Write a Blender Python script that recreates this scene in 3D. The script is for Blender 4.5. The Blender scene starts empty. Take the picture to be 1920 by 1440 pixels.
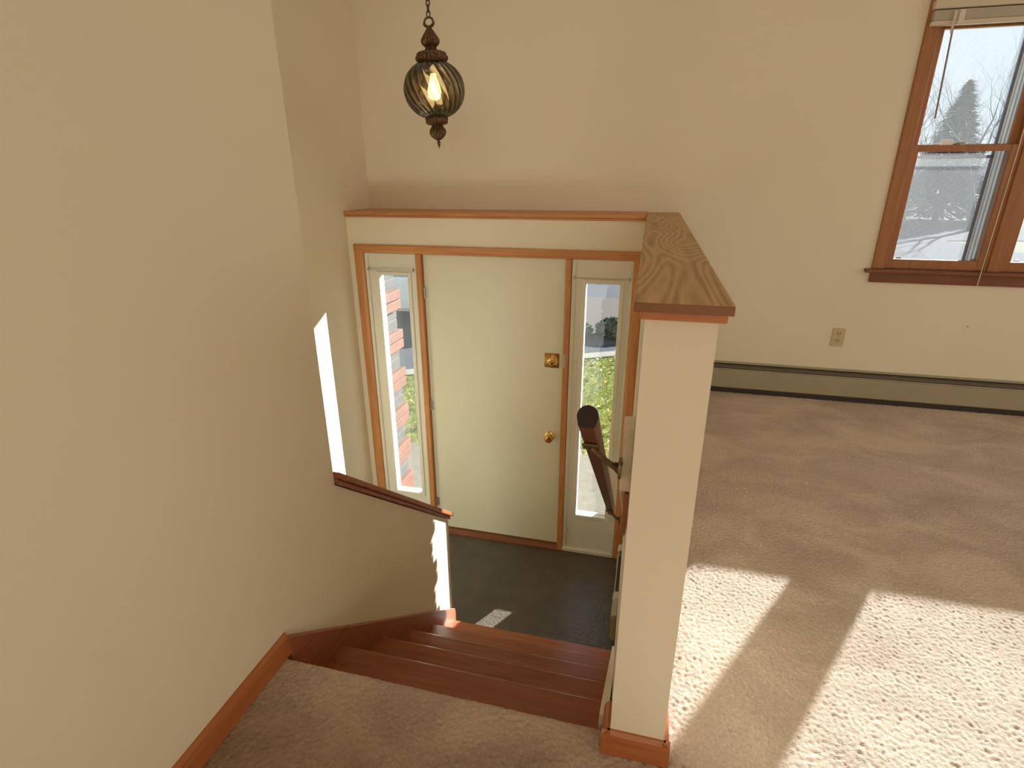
import bpy, bmesh, math, random
import numpy as np
from mathutils import Matrix, Vector

random.seed(7)
rng = np.random.default_rng(7)
SC = bpy.context.scene
COL = SC.collection

# ------------------------------------------------------------------ camera
F_PX, YAW, PITCH, ROLL, EYE = 1027.4, -0.2474, -0.358, -0.0023, 1.298
cy, sy, cp, sp, cr, sr = math.cos(YAW), math.sin(YAW), math.cos(PITCH), math.sin(PITCH), math.cos(ROLL), math.sin(ROLL)
fw = Vector((sy * cp, cy * cp, sp)); r0 = Vector((cy, -sy, 0)); u0 = r0.cross(fw)
rt = cr * r0 + sr * u0; up = -sr * r0 + cr * u0
cam = bpy.data.cameras.new('camera'); cam.sensor_width = 36.0; cam.lens = 36.0 * F_PX / 1920.0
cam.clip_start = 0.02; cam.clip_end = 500
camo = bpy.data.objects.new('camera', cam); COL.objects.link(camo)
M = Matrix.Identity(4)
for i in range(3):
    M[i][0] = rt[i]; M[i][1] = up[i]; M[i][2] = -fw[i]
M[2][3] = EYE
camo.matrix_world = M
SC.camera = camo

# ------------------------------------------------------------------ light
SC.view_settings.view_transform = 'Standard'
SC.view_settings.look = 'None'
SC.view_settings.gamma = 1.0
SC.view_settings.use_curve_mapping = False
SC.view_settings.exposure = 0.06

SUN_DIR = Vector((-1.13, -1.95, -0.887)).normalized()
sun = bpy.data.lights.new('sun', 'SUN'); sun.energy = 25; sun.angle = math.radians(0.55); sun.color = (0.98, 1.0, 0.96)
suno = bpy.data.objects.new('sun', sun); COL.objects.link(suno)
suno.rotation_euler = SUN_DIR.to_track_quat('-Z', 'Y').to_euler(); suno.location = (8, 14, 8)

def area(name, loc, sx, sy_, power, color, direction=(0, 0, -1)):
    l = bpy.data.lights.new(name, 'AREA'); l.shape = 'RECTANGLE'; l.size = sx; l.size_y = sy_
    l.energy = power; l.color = color
    o = bpy.data.objects.new(name, l); COL.objects.link(o); o.location = loc
    o.rotation_euler = Vector(direction).to_track_quat('-Z', 'Y').to_euler()
    return o
WARM = (1.0, 0.90, 0.74)
DAY = (1.0, 0.95, 0.86)
SC.cycles.max_bounces = 16; SC.cycles.diffuse_bounces = 10; SC.cycles.transparent_max_bounces = 32
area('hall_fill', (1.0, -4.9, 2.0), 2.4, 1.0, 46, DAY, (-0.1, 1, -0.12))  # added fill behind the camera for foyer and door, no window there
area('rear_fill', (3.7, -4.9, 1.5), 2.2, 1.7, 14, WARM, (0, 1, 0))  # added fill for the front wall; the back wall has no window
area('side_fill', (4.9, 0.3, 1.5), 4.0, 1.6, 27, (1.0, 0.97, 0.92), (-1, 0, 0))  # added unseen fill for the left wall, not a window
area('foyer_fill', (-0.7, 2.2, 2.58), 1.5, 1.5, 1.2, WARM)  # added soft fill from above the foyer, no fixture behind it
area('stairwell_fill', (-1.50, 0.45, -0.35), 0.75, 0.8, 14.5, (0.98, 1.0, 0.88), (0.5, 1, -0.12))  # added fill hidden behind the left wall to brighten door and foyer

world = bpy.data.worlds.new('sky'); SC.world = world; world.use_nodes = True
wn = world.node_tree.nodes; wl = world.node_tree.links; wn.clear()
wo = wn.new('ShaderNodeOutputWorld'); bg = wn.new('ShaderNodeBackground')
tc = wn.new('ShaderNodeTexCoord'); sx = wn.new('ShaderNodeSeparateXYZ'); rp = wn.new('ShaderNodeValToRGB')
rp.color_ramp.elements[0].position = 0.0; rp.color_ramp.elements[0].color = (0.80, 0.90, 1.0, 1)
rp.color_ramp.elements[1].position = 0.6; rp.color_ramp.elements[1].color = (0.42, 0.62, 0.95, 1)
e = rp.color_ramp.elements.new(0.2); e.color = (0.82, 0.92, 1.0, 1)
wl.new(tc.outputs['Generated'], sx.inputs[0]); wl.new(sx.outputs['Z'], rp.inputs[0]); wl.new(rp.outputs[0], bg.inputs[0])
bg.inputs[1].default_value = 0.8
wl.new(bg.outputs[0], wo.inputs[0])

# ------------------------------------------------------------------ materials
def newmat(name):
    m = bpy.data.materials.new(name); m.use_nodes = True
    nt = m.node_tree; b = nt.nodes['Principled BSDF']
    return m, nt, b
def N(nt, t, **kw):
    n = nt.nodes.new(t)
    for k, v in kw.items(): setattr(n, k, v)
    return n
def coords(nt, scale=(1, 1, 1), rot=(0, 0, 0)):
    t = N(nt, 'ShaderNodeTexCoord'); mp = N(nt, 'ShaderNodeMapping')
    mp.inputs['Scale'].default_value = scale; mp.inputs['Rotation'].default_value = rot
    nt.links.new(t.outputs['Object'], mp.inputs[0]); return mp.outputs[0]
def noise(nt, vec, scale, detail=3, rough=0.5, dist=0.0):
    n = N(nt, 'ShaderNodeTexNoise'); n.inputs['Scale'].default_value = scale; n.inputs['Detail'].default_value = detail
    n.inputs['Roughness'].default_value = rough; n.inputs['Distortion'].default_value = dist
    nt.links.new(vec, n.inputs['Vector']); return n.outputs['Fac']
def ramp(nt, fac, stops):
    r = N(nt, 'ShaderNodeValToRGB'); cr_ = r.color_ramp
    cr_.elements[0].position = stops[0][0]; cr_.elements[0].color = (*stops[0][1], 1)
    cr_.elements[1].position = stops[-1][0]; cr_.elements[1].color = (*stops[-1][1], 1)
    for p, c in stops[1:-1]:
        e = cr_.elements.new(p); e.color = (*c, 1)
    nt.links.new(fac, r.inputs[0]); return r.outputs[0]
def bump(nt, b, h, strength, dist):
    n = N(nt, 'ShaderNodeBump'); n.inputs['Strength'].default_value = strength; n.inputs['Distance'].default_value = dist
    nt.links.new(h, n.inputs['Height']); nt.links.new(n.outputs[0], b.inputs['Normal']); return n
def plain(name, col, rough=0.5, metal=0.0, var=0.06, vscale=6.0, bumps=None, spec=0.5):
    m, nt, b = newmat(name); v = coords(nt)
    lo = tuple(c * (1 - var) for c in col); hi = tuple(min(1, c * (1 + var)) for c in col)
    nt.links.new(ramp(nt, noise(nt, v, vscale), [(0.3, lo), (0.7, hi)]), b.inputs['Base Color'])
    b.inputs['Roughness'].default_value = rough; b.inputs['Metallic'].default_value = metal
    b.inputs['Specular IOR Level'].default_value = spec
    if bumps: bump(nt, b, noise(nt, v, bumps[0], 2), bumps[1], bumps[2])
    return m
def wood(name, dark, light, axis, rough=0.4, rings=False, gscale=1.0, spec=0.5):
    m, nt, b = newmat(name)
    s = [14, 14, 14]; s[axis] = 0.9
    v = coords(nt, tuple(x * gscale for x in s))
    n1 = noise(nt, v, 2.2, 4, 0.6, 1.2)
    fine = [110, 110, 110]; fine[axis] = 5
    n2 = noise(nt, coords(nt, tuple(fine)), 1.0, 2, 0.5)
    mx = N(nt, 'ShaderNodeMath', operation='MULTIPLY_ADD'); mx.inputs[1].default_value = 0.3
    nt.links.new(n2, mx.inputs[0]); nt.links.new(n1, mx.inputs[2])
    src = mx.outputs[0]
    if rings:
        s2 = [5.0, 5.0, 5.0]; s2[axis] = 0.6
        nz = noise(nt, coords(nt, tuple(s2)), 1.3, 1, 0.4, 0.3)
        mm = N(nt, 'ShaderNodeMath', operation='MULTIPLY'); mm.inputs[1].default_value = 150
        sn = N(nt, 'ShaderNodeMath', operation='SINE')
        nt.links.new(nz, mm.inputs[0]); nt.links.new(mm.outputs[0], sn.inputs[0])
        m2 = N(nt, 'ShaderNodeMath', operation='MULTIPLY_ADD'); m2.inputs[1].default_value = 0.2
        nt.links.new(sn.outputs[0], m2.inputs[0]); nt.links.new(src, m2.inputs[2]); src = m2.outputs[0]
    mid = tuple((a + c) / 2 for a, c in zip(dark, light))
    nt.links.new(ramp(nt, src, [(0.38, dark), (0.62, mid), (0.9, light)]), b.inputs['Base Color'])
    b.inputs['Roughness'].default_value = rough; b.inputs['Specular IOR Level'].default_value = spec
    bump(nt, b, src, 0.08, 0.002)
    return m

WALL = (0.79, 0.72, 0.575)
m_wall = plain('wall_paint', WALL, 0.7, var=0.02, vscale=1.5, bumps=(160, 0.06, 0.002), spec=0.25)
m_ceil = plain('ceiling_paint', (0.85, 0.83, 0.76), 0.9, var=0.02)
m_white = plain('white_paint', (0.76, 0.735, 0.63), 0.45, var=0.02, vscale=3)
m_door = plain('door_paint', (0.74, 0.72, 0.57), 0.45, var=0.02, vscale=2, bumps=(60, 0.03, 0.002))
CAS_D, CAS_L = (0.42, 0.165, 0.048), (0.64, 0.29, 0.098)
m_casx = wood('casing_wood_x', CAS_D, CAS_L, 0); m_casz = wood('casing_wood_z', CAS_D, CAS_L, 2); m_casy = wood('casing_wood_y', CAS_D, CAS_L, 1)
WIN_D, WIN_L = (0.26, 0.095, 0.028), (0.42, 0.175, 0.055)
m_winx = wood('window_wood_x', WIN_D, WIN_L, 0); m_winz = wood('window_wood_z', WIN_D, WIN_L, 2)
m_winx_dark = wood('window_sill_wood', (0.15, 0.045, 0.018), (0.24, 0.08, 0.03), 0)
STR_D, STR_L = (0.23, 0.068, 0.027), (0.38, 0.122, 0.053)
m_tread = wood('stair_wood', STR_D, STR_L, 0, 0.26); m_skirt = wood('skirt_wood', STR_D, STR_L, 1, 0.35)
m_base_y = wood('baseboard_wood_y', (0.31, 0.092, 0.026), (0.48, 0.165, 0.052), 1, 0.4); m_base_x = wood('baseboard_wood_x', (0.31, 0.092, 0.026), (0.50, 0.175, 0.056), 0, 0.4)
m_cap = wood('cap_oak', (0.36, 0.205, 0.088), (0.58, 0.37, 0.18), 1, 0.5, rings=True)
m_capedge = wood('cap_edge_wood', (0.17, 0.070, 0.028), (0.27, 0.115, 0.045), 0, 0.4)
m_capmould = wood('cap_moulding_wood', (0.42, 0.14, 0.045), (0.56, 0.21, 0.075), 0, 0.4)
m_rail = wood('handrail_wood', (0.10, 0.030, 0.016), (0.20, 0.060, 0.030), 1, 0.3)
m_railend = plain('handrail_end_grain', (0.018, 0.009, 0.006), 0.5)
m_brass = plain('polished_brass', (0.78, 0.53, 0.20), 0.18, 1.0, var=0.05)
m_bronze = plain('bronze_bracket', (0.22, 0.16, 0.085), 0.4, 0.7, var=0.2, vscale=60)
m_steel = plain('dull_steel', (0.55, 0.52, 0.45), 0.4, 0.8)
m_lampmetal = plain('antique_bronze', (0.13, 0.07, 0.032), 0.5, 0.6, var=0.45, vscale=90, bumps=(120, 0.3, 0.003))
m_heat = plain('heater_enamel', (0.36, 0.325, 0.215), 0.45, var=0.04)
m_heatw = plain('heater_cream_enamel', (0.52, 0.475, 0.36), 0.45, var=0.04)
m_dark = plain('dark_recess', (0.035, 0.03, 0.025), 0.7)
m_fins = plain('heater_slot_metal', (0.16, 0.135, 0.11), 0.5, 0.3)
m_ivory = plain('ivory_plastic', (0.56, 0.47, 0.27), 0.35, var=0.02)
m_black = plain('black_slot', (0.02, 0.018, 0.015), 0.6)
m_blind = plain('blind_vinyl', (0.62, 0.55, 0.43), 0.4, var=0.03)
m_alu = plain('grey_vinyl_track', (0.50, 0.50, 0.50), 0.4, var=0.05)
m_aludark = plain('dark_screen_frame', (0.10, 0.085, 0.10), 0.5)
m_cord = plain('white_cord', (0.72, 0.66, 0.55), 0.8)
m_wand = plain('clear_grey_wand', (0.32, 0.27, 0.25), 0.25)
m_paper = plain('white_plastic_tag', (0.92, 0.92, 0.9), 0.4)

# carpet
m_carpet, nt, b = newmat('tan_carpet')
v = coords(nt)
big = noise(nt, coords(nt, (1.0, 1.6, 1)), 2.6, 3, 0.6, 0.8)
tuft = noise(nt, v, 120, 3, 0.65)
mx = N(nt, 'ShaderNodeMath', operation='MULTIPLY_ADD'); mx.inputs[1].default_value = 0.75
nt.links.new(tuft, mx.inputs[0]); nt.links.new(big, mx.inputs[2])
nt.links.new(ramp(nt, mx.outputs[0], [(0.55, (0.43, 0.335, 0.26)), (0.88, (0.585, 0.475, 0.375)), (1.15 if False else 1.0, (0.67, 0.555, 0.445))]), b.inputs['Base Color'])
carpet_col = b.inputs['Base Color'].links[0].from_socket
shade_and_soil = N(nt, 'ShaderNodeMixRGB', blend_type='MULTIPLY'); shade_and_soil.inputs[2].default_value = (0.50, 0.42, 0.33, 1)  # landing's weaker light painted into the carpet colour, along with traffic dirt
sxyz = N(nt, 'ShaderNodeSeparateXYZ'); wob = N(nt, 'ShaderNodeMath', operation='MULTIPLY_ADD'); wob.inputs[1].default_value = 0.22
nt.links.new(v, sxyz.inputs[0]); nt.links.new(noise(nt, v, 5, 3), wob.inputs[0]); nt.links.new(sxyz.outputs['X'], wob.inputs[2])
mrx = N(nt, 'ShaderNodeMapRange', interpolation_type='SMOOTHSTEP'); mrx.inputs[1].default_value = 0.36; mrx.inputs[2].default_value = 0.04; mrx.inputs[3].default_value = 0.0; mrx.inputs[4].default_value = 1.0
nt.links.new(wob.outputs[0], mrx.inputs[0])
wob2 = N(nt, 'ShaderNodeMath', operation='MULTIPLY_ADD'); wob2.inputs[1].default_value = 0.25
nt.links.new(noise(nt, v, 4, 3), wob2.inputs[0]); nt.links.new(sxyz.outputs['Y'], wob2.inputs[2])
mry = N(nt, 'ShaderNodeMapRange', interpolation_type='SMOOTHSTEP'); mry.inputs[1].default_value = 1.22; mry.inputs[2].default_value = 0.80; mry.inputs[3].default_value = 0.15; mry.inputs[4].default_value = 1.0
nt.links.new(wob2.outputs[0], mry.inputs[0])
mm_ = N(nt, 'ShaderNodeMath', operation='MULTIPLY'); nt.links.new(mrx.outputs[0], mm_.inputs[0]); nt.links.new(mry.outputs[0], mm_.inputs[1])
nt.links.new(mm_.outputs[0], shade_and_soil.inputs[0]); nt.links.new(carpet_col, shade_and_soil.inputs[1]); nt.links.new(shade_and_soil.outputs[0], b.inputs['Base Color'])
b.inputs['Roughness'].default_value = 1.0; b.inputs['Specular IOR Level'].default_value = 0.1
b.inputs['Sheen Weight'].default_value = 0.15
bump(nt, b, noise(nt, v, 330, 2, 0.7), 0.8, 0.003)

# dark embossed sheet floor
m_entry, nt, b = newmat('dark_embossed_vinyl')
v = coords(nt, (1, 1, 1), (0, 0, 0.5))
vo = N(nt, 'ShaderNodeTexVoronoi', feature='SMOOTH_F1'); vo.inputs['Scale'].default_value = 62; vo.inputs['Smoothness'].default_value = 0.4
wv = noise(nt, v, 30, 2)
mixv = N(nt, 'ShaderNodeMixRGB', blend_type='ADD'); mixv.inputs[0].default_value = 0.03
nt.links.new(v, mixv.inputs[1]); nt.links.new(wv, mixv.inputs[2]); nt.links.new(mixv.outputs[0], vo.inputs['Vector'])
nt.links.new(ramp(nt, noise(nt, v, 9, 3), [(0.3, (0.080, 0.069, 0.056)), (0.7, (0.105, 0.091, 0.074))]), b.inputs['Base Color'])
b.inputs['Roughness'].default_value = 0.28
bump(nt, b, vo.outputs['Distance'], 0.6, 0.004)

# glass: clear pane with some dust that scatters daylight
def glass(name, tint, dust, dustcol=(0.9, 0.92, 0.95), gloss=0.05):
    m = bpy.data.materials.new(name); m.use_nodes = True; nt = m.node_tree; nt.nodes.clear()
    out = N(nt, 'ShaderNodeOutputMaterial'); tr = N(nt, 'ShaderNodeBsdfTransparent'); tr.inputs[0].default_value = (*tint, 1)
    gl = N(nt, 'ShaderNodeBsdfGlossy'); gl.inputs['Roughness'].default_value = gloss
    fr = N(nt, 'ShaderNodeFresnel'); fr.inputs[0].default_value = 1.22
    m1 = N(nt, 'ShaderNodeMixShader'); nt.links.new(fr.outputs[0], m1.inputs[0]); nt.links.new(tr.outputs[0], m1.inputs[1]); nt.links.new(gl.outputs[0], m1.inputs[2])
    tl = N(nt, 'ShaderNodeBsdfTranslucent'); tl.inputs[0].default_value = (*dustcol, 1)
    df = N(nt, 'ShaderNodeBsdfDiffuse'); df.inputs[0].default_value = (*dustcol, 1)
    m2 = N(nt, 'ShaderNodeMixShader'); m2.inputs[0].default_value = 0.4; nt.links.new(tl.outputs[0], m2.inputs[1]); nt.links.new(df.outputs[0], m2.inputs[2])
    m3 = N(nt, 'ShaderNodeMixShader')
    v = coords(nt)
    rr = ramp(nt, noise(nt, v, 130, 2, 0.7), [(0.35, (dust * 0.75,) * 3), (0.66, (dust * 1.2,) * 3), (0.80, (min(1, dust * 2.2),) * 3)])
    nt.links.new(rr, m3.inputs[0]); nt.links.new(m1.outputs[0], m3.inputs[1]); nt.links.new(m2.outputs[0], m3.inputs[2])
    nt.links.new(m3.outputs[0], out.inputs[0]); return m
m_glass = glass('dusty_window_glass', (0.95, 0.97, 0.97), 0.035)
m_glass_side = glass('sidelight_glass', (0.97, 0.98, 0.97), 0.015)
m_screen = glass('grey_insect_screen', (0.72, 0.72, 0.74), 0.05, (0.75, 0.77, 0.80))

def smoked_glass():
    m = bpy.data.materials.new('smoked_swirl_glass'); m.use_nodes = True; nt = m.node_tree; nt.nodes.clear()
    out = N(nt, 'ShaderNodeOutputMaterial'); tr = N(nt, 'ShaderNodeBsdfTransparent')
    at = N(nt, 'ShaderNodeAttribute', attribute_name='thickness')
    nt.links.new(ramp(nt, at.outputs['Fac'], [(0.0, (0.36, 0.31, 0.23)), (0.45, (0.68, 0.62, 0.49)), (1.0, (0.80, 0.745, 0.62))]), tr.inputs[0])
    rf = N(nt, 'ShaderNodeBsdfRefraction'); rf.inputs[0].default_value = (0.62, 0.55, 0.42, 1); rf.inputs['IOR'].default_value = 1.4; rf.inputs['Roughness'].default_value = 0.12
    gl = N(nt, 'ShaderNodeBsdfGlossy'); gl.inputs['Roughness'].default_value = 0.12
    fr = N(nt, 'ShaderNodeFresnel'); fr.inputs[0].default_value = 1.5
    a_ = N(nt, 'ShaderNodeMixShader'); a_.inputs[0].default_value = 0.22; nt.links.new(tr.outputs[0], a_.inputs[1]); nt.links.new(rf.outputs[0], a_.inputs[2])
    c_ = N(nt, 'ShaderNodeMixShader'); nt.links.new(fr.outputs[0], c_.inputs[0]); nt.links.new(a_.outputs[0], c_.inputs[1]); nt.links.new(gl.outputs[0], c_.inputs[2])
    nt.links.new(c_.outputs[0], out.inputs[0]); return m
m_globe = smoked_glass()
m_bulb, nt, b = newmat('lit_bulb')
b.inputs['Base Color'].default_value = (1, 0.9, 0.7, 1); b.inputs['Emission Color'].default_value = (1.0, 0.80, 0.46, 1); b.inputs['Emission Strength'].default_value = 7.0

# outdoors
def ground(name, a, c, scale, rough=0.9, bumpd=0.01):
    m, nt, b = newmat(name); v = coords(nt)
    nt.links.new(ramp(nt, noise(nt, v, scale, 6, 0.7), [(0.35, a), (0.65, c)]), b.inputs['Base Color'])
    b.inputs['Specular IOR Level'].default_value = 0.06; b.inputs['Roughness'].default_value = rough; bump(nt, b, noise(nt, v, scale * 4, 4, 0.7), 0.6, bumpd); return m
m_lawn = ground('lawn', (0.097, 0.112, 0.018), (0.213, 0.204, 0.049), 7)
m_blade = plain('grass_blades', (0.216, 0.259, 0.038), 0.7, var=0.4, vscale=12)
m_leaf = plain('fallen_leaf', (0.235, 0.134, 0.045), 0.8, var=0.4, vscale=9)
m_conc = ground('concrete', (0.120, 0.107, 0.083), (0.155, 0.138, 0.107), 14, bumpd=0.003)
m_walk = ground('pale_pavement', (0.184, 0.173, 0.143), (0.224, 0.209, 0.173), 8, bumpd=0.003)
m_road = ground('asphalt', (0.048, 0.050, 0.060), (0.065, 0.068, 0.077), 20, bumpd=0.003)
m_lot = ground('shaded_asphalt', (0.015, 0.016, 0.018), (0.022, 0.023, 0.026), 20, bumpd=0.003)  # dark asphalt, darkened further in colour to stand in for tree shade
m_gravel = ground('pinkish_gravel', (0.081, 0.065, 0.058), (0.106, 0.087, 0.076), 16)
m_bush = plain('shrub_leaves', (0.050, 0.068, 0.032), 0.7, var=0.6, vscale=9)
m_conifer = plain('conifer_needles', (0.067, 0.080, 0.059), 0.9, var=0.35, vscale=4)
m_bark = plain('grey_bark', (0.113, 0.103, 0.099), 0.9, var=0.3, vscale=5)
m_brick = plain('orange_brick', (0.115, 0.036, 0.015), 0.85, var=0.25, vscale=14, bumps=(28.800, 0.144, 0.001))
m_brickg = plain('grey_brick', (0.040, 0.037, 0.037), 0.85, var=0.25, vscale=14, bumps=(26.400, 0.132, 0.001))
m_mortar = plain('mortar', (0.066, 0.060, 0.054), 0.9)
m_siding = plain('outside_siding', (0.300, 0.282, 0.252), 0.8)
m_car = plain('white_car_paint', (0.72, 0.72, 0.70), 0.25)
m_carglass = plain('car_window', (0.03, 0.035, 0.04), 0.08)
m_tyre = plain('tyre_rubber', (0.02, 0.02, 0.02), 0.8)

# ------------------------------------------------------------------ mesh helpers
class MB:
    def __init__(self): self.bm = bmesh.new()
    def box(self, x0, x1, y0, y1, z0, z1, bev=0.0, seg=1):
        return self.prism([(x0, y0), (x1, y0), (x1, y1), (x0, y1)], 'z', z0, z1, bev, seg)
    def prism(self, poly, axis, a, c, bev=0.0, seg=1):
        # poly: 2D points. axis 'x': (y,z); 'y': (x,z); 'z': (x,y)
        def P(p, t):
            return {'x': (t, p[0], p[1]), 'y': (p[0], t, p[1]), 'z': (p[0], p[1], t)}[axis]
        t = bmesh.new(); n = len(poly)
        A = [t.verts.new(P(p, a)) for p in poly]; B = [t.verts.new(P(p, c)) for p in poly]
        t.faces.new(A); t.faces.new(B[::-1])
        for i in range(n): t.faces.new((A[i], B[i], B[(i + 1) % n], A[(i + 1) % n]))
        bmesh.ops.recalc_face_normals(t, faces=t.faces)
        if bev: bmesh.ops.bevel(t, geom=list(t.edges), offset=bev, segments=seg, profile=0.6, affect='EDGES', clamp_overlap=True)
        self.merge(t); return self
    def merge(self, t):
        me = bpy.data.meshes.new('tmp'); t.to_mesh(me); t.free(); self.bm.from_mesh(me); bpy.data.meshes.remove(me)
    def tube(self, pts, rad, n=8, closed=False, caps=True):
        pts = [Vector(p) for p in pts]; m = len(pts)
        rad = rad if isinstance(rad, (list, tuple)) else [rad] * m
        rings = []; prev = None
        for i, p in enumerate(pts):
            if closed: d = (pts[(i + 1) % m] - pts[i - 1])
            else: d = (pts[min(i + 1, m - 1)] - pts[max(i - 1, 0)])
            d.normalize()
            if prev is None:
                a = d.cross(Vector((0, 0, 1)));
                if a.length < 1e-3: a = d.cross(Vector((1, 0, 0)))
            else: a = prev - d * prev.dot(d)
            a.normalize(); prev = a; c = d.cross(a)
            rings.append([self.bm.verts.new(p + (a * math.cos(2 * math.pi * k / n) + c * math.sin(2 * math.pi * k / n)) * rad[i]) for k in range(n)])
        for i in range(m if closed else m - 1):
            A, B = rings[i], rings[(i + 1) % m]
            for k in range(n): self.bm.faces.new((A[k], A[(k + 1) % n], B[(k + 1) % n], B[k]))
        if caps and not closed: self.bm.faces.new(rings[0][::-1]); self.bm.faces.new(rings[-1])
        return self
    def lathe(self, prof, center=(0, 0, 0), n=32, axis='z', ribs=0, amp=0.0, twist=0.0, cap=True):
        rings = []; c = Vector(center); z0, z1 = prof[0][1], prof[-1][1]
        for (r, z) in prof:
            ring = []
            tw = twist * ((z - z0) / (z1 - z0) if z1 != z0 else 0)
            for k in range(n):
                a = 2 * math.pi * k / n; rr = r
                if ribs: rr = r * (1 + amp * (abs(math.sin(ribs * a / 2)) - 0.5) * 2)
                a2 = a + tw
                q = Vector((rr * math.cos(a2), rr * math.sin(a2), z))
                if axis == 'y': q = Vector((q.x, q.z, q.y))
                ring.append(self.bm.verts.new(c + q))
            rings.append(ring)
        for A, B in zip(rings, rings[1:]):
            for k in range(n): self.bm.faces.new((A[k], A[(k + 1) % n], B[(k + 1) % n], B[k]))
        if cap:
            self.bm.faces.new(rings[0][::-1]); self.bm.faces.new(rings[-1])
        return self
    def xform(self, mat): bmesh.ops.transform(self.bm, matrix=mat, verts=self.bm.verts); return self

LOC = {}
def link(name, mesh, mat, parent=None, loc=None):
    o = bpy.data.objects.new(name, mesh); COL.objects.link(o)
    if mat is not None and len(mesh.materials) == 0: mesh.materials.append(mat)
    if parent is not None: o.parent = parent
    elif loc is not None: o.location = loc
    LOC[o.name] = LOC[parent.name] if parent is not None else Vector(loc or (0, 0, 0))
    return o
def build(name, mb, mat, parent=None, smooth=False, loc=(0, 0, 0)):
    bm = mb.bm; off = LOC[parent.name] if parent is not None else Vector(loc)
    bmesh.ops.translate(bm, verts=bm.verts, vec=-off)
    bmesh.ops.recalc_face_normals(bm, faces=bm.faces)
    me = bpy.data.meshes.new(name); bm.to_mesh(me); bm.free()
    if smooth:
        me.polygons.foreach_set('use_smooth', [True] * len(me.polygons))
        if smooth != 'all':
            try: me.set_sharp_from_angle(angle=math.radians(40))
            except Exception: pass
    return link(name, me, mat, parent, None if parent is not None else loc)
def tag(o, label, cat, group=None, kind=None):
    o['label'] = label; o['category'] = cat
    if group: o['group'] = group
    if kind: o['kind'] = kind
    return o
def empty(name, loc, label, cat, group=None, kind=None):
    o = bpy.data.objects.new(name, None); COL.objects.link(o); o.location = loc; o.empty_display_size = 0.05
    LOC[o.name] = Vector(loc); return tag(o, label, cat, group, kind)
def B(x0, x1, y0, y1, z0, z1, bev=0.0, seg=1): return MB().box(x0, x1, y0, y1, z0, z1, bev, seg)
def copyp(o, parent, vec):
    c = o.copy(); COL.objects.link(c); c.parent = parent; c.location = Vector(o.location) + Vector(vec); LOC[c.name] = LOC[o.name]; return c

# ------------------------------------------------------------------ key dimensions
WL = -0.945          # face of the left wall
FX = -1.925          # face of the foyer's left wall
YD = 3.285           # face of the entry wall
YW = 3.618           # face of the upper front wall
ZE = -1.216          # entry floor
RISE, RUN, N0 = 0.2027, 0.2481, 1.0232
CEIL = 2.62
YB, XR = -5.0, 5.0   # back wall, far right wall

def structure(o, label, cat): return tag(o, label, cat, kind='structure')

# walls
mb = MB().prism([(YB, -2.6), (2.335, -2.6), (2.335, -0.411), (1.372, 0.362), (1.372, CEIL), (YB, CEIL)], 'x', WL - 0.115, WL)
structure(build('wall_left', mb, m_wall), 'large beige left wall with a low sloping end beside the stairs', 'wall')
structure(build('wall_foyer', B(FX - 0.12, FX, 0.2, YW + 0.15, -2.6, CEIL), m_wall), 'foyer wall left of the front door with a tall bright sun streak', 'wall')
structure(build('wall_stairwell', B(FX, WL - 0.115, 0.1, 0.2, -2.6, CEIL), m_wall), 'beige wall closing the stairwell behind the left wall', 'wall')
# upper front wall with the double window opening
WX0, WX1, WZ0, WZ1 = 1.292, 2.60, 0.80, 2.075
mb = MB()
mb.box(FX, -0.03, YW, YW + 0.14, 1.075, CEIL)
mb.box(-0.03, WX0, YW, YW + 0.14, 1.075, CEIL); mb.box(0.119, WX0, YW, YW + 0.14, -0.25, 1.075)
mb.box(WX1, XR, YW, YW + 0.14, -0.25, CEIL)
mb.box(WX0, WX1, YW, YW + 0.14, -0.25, WZ0); mb.box(WX0, WX1, YW, YW + 0.14, WZ1, CEIL)
wf = structure(build('wall_front', mb, m_wall), 'beige front wall with the window, running above the entry ledge', 'wall')
mb = MB().box(1.788, 1.794, YW - 0.0012, YW, 0.478, 0.518).box(1.776, 1.806, YW - 0.0012, YW, 0.495, 0.5)
build('filler_mark', mb, m_white, wf)['label'] = 'pale cross-shaped filler mark'
structure(build('wall_right', B(XR, XR + 0.12, YB, YW + 0.14, -0.25, CEIL), m_wall), 'far right living room wall, plain beige', 'wall')
structure(build('wall_back', B(FX, XR, YB - 0.12, YB, -2.6, CEIL), m_wall), 'back wall of the upper room, plain beige', 'wall')
structure(build('ceiling', B(FX - 0.12, XR + 0.12, YB - 0.12, YW + 0.14, CEIL, CEIL + 0.1), m_ceil), 'off white flat ceiling over room and foyer', 'ceiling')
# entry wall around the door unit
OX0, OX1, OZ1 = -1.835, -0.088, 0.868
mb = MB().box(FX, OX0, YD, YD + 0.13, -1.5, 1.078).box(OX1, 0.05, YD, YD + 0.13, -1.5, 1.078).box(OX0, OX1, YD, YD + 0.13, OZ1, 1.078).box(OX0, OX1, YD, YD + 0.13, -1.5, ZE - 0.002)
mb.box(FX, -0.03, YD + 0.13, YW + 0.14, 1.04, 1.078)
structure(build('wall_entry', mb, m_wall), 'cream entry wall around the white front door', 'wall')
# half wall between stairs and living room
def hx(y): return -0.004 - 0.033 * (y - 0.965) / 2.32
mb = MB().prism([(hx(0.965), 0.965), (0.119, 0.965), (0.119, 3.415), (hx(3.415), 3.415)], 'z', -1.5, 1.072)
mb.prism([(hx(3.415), 3.415), (0.119, 3.415), (0.119, YW), (hx(YW), YW)], 'z', 1.04, 1.072)
structure(build('wall_half', mb, m_wall), 'cream half wall between the stairs and the living room', 'wall')

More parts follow.
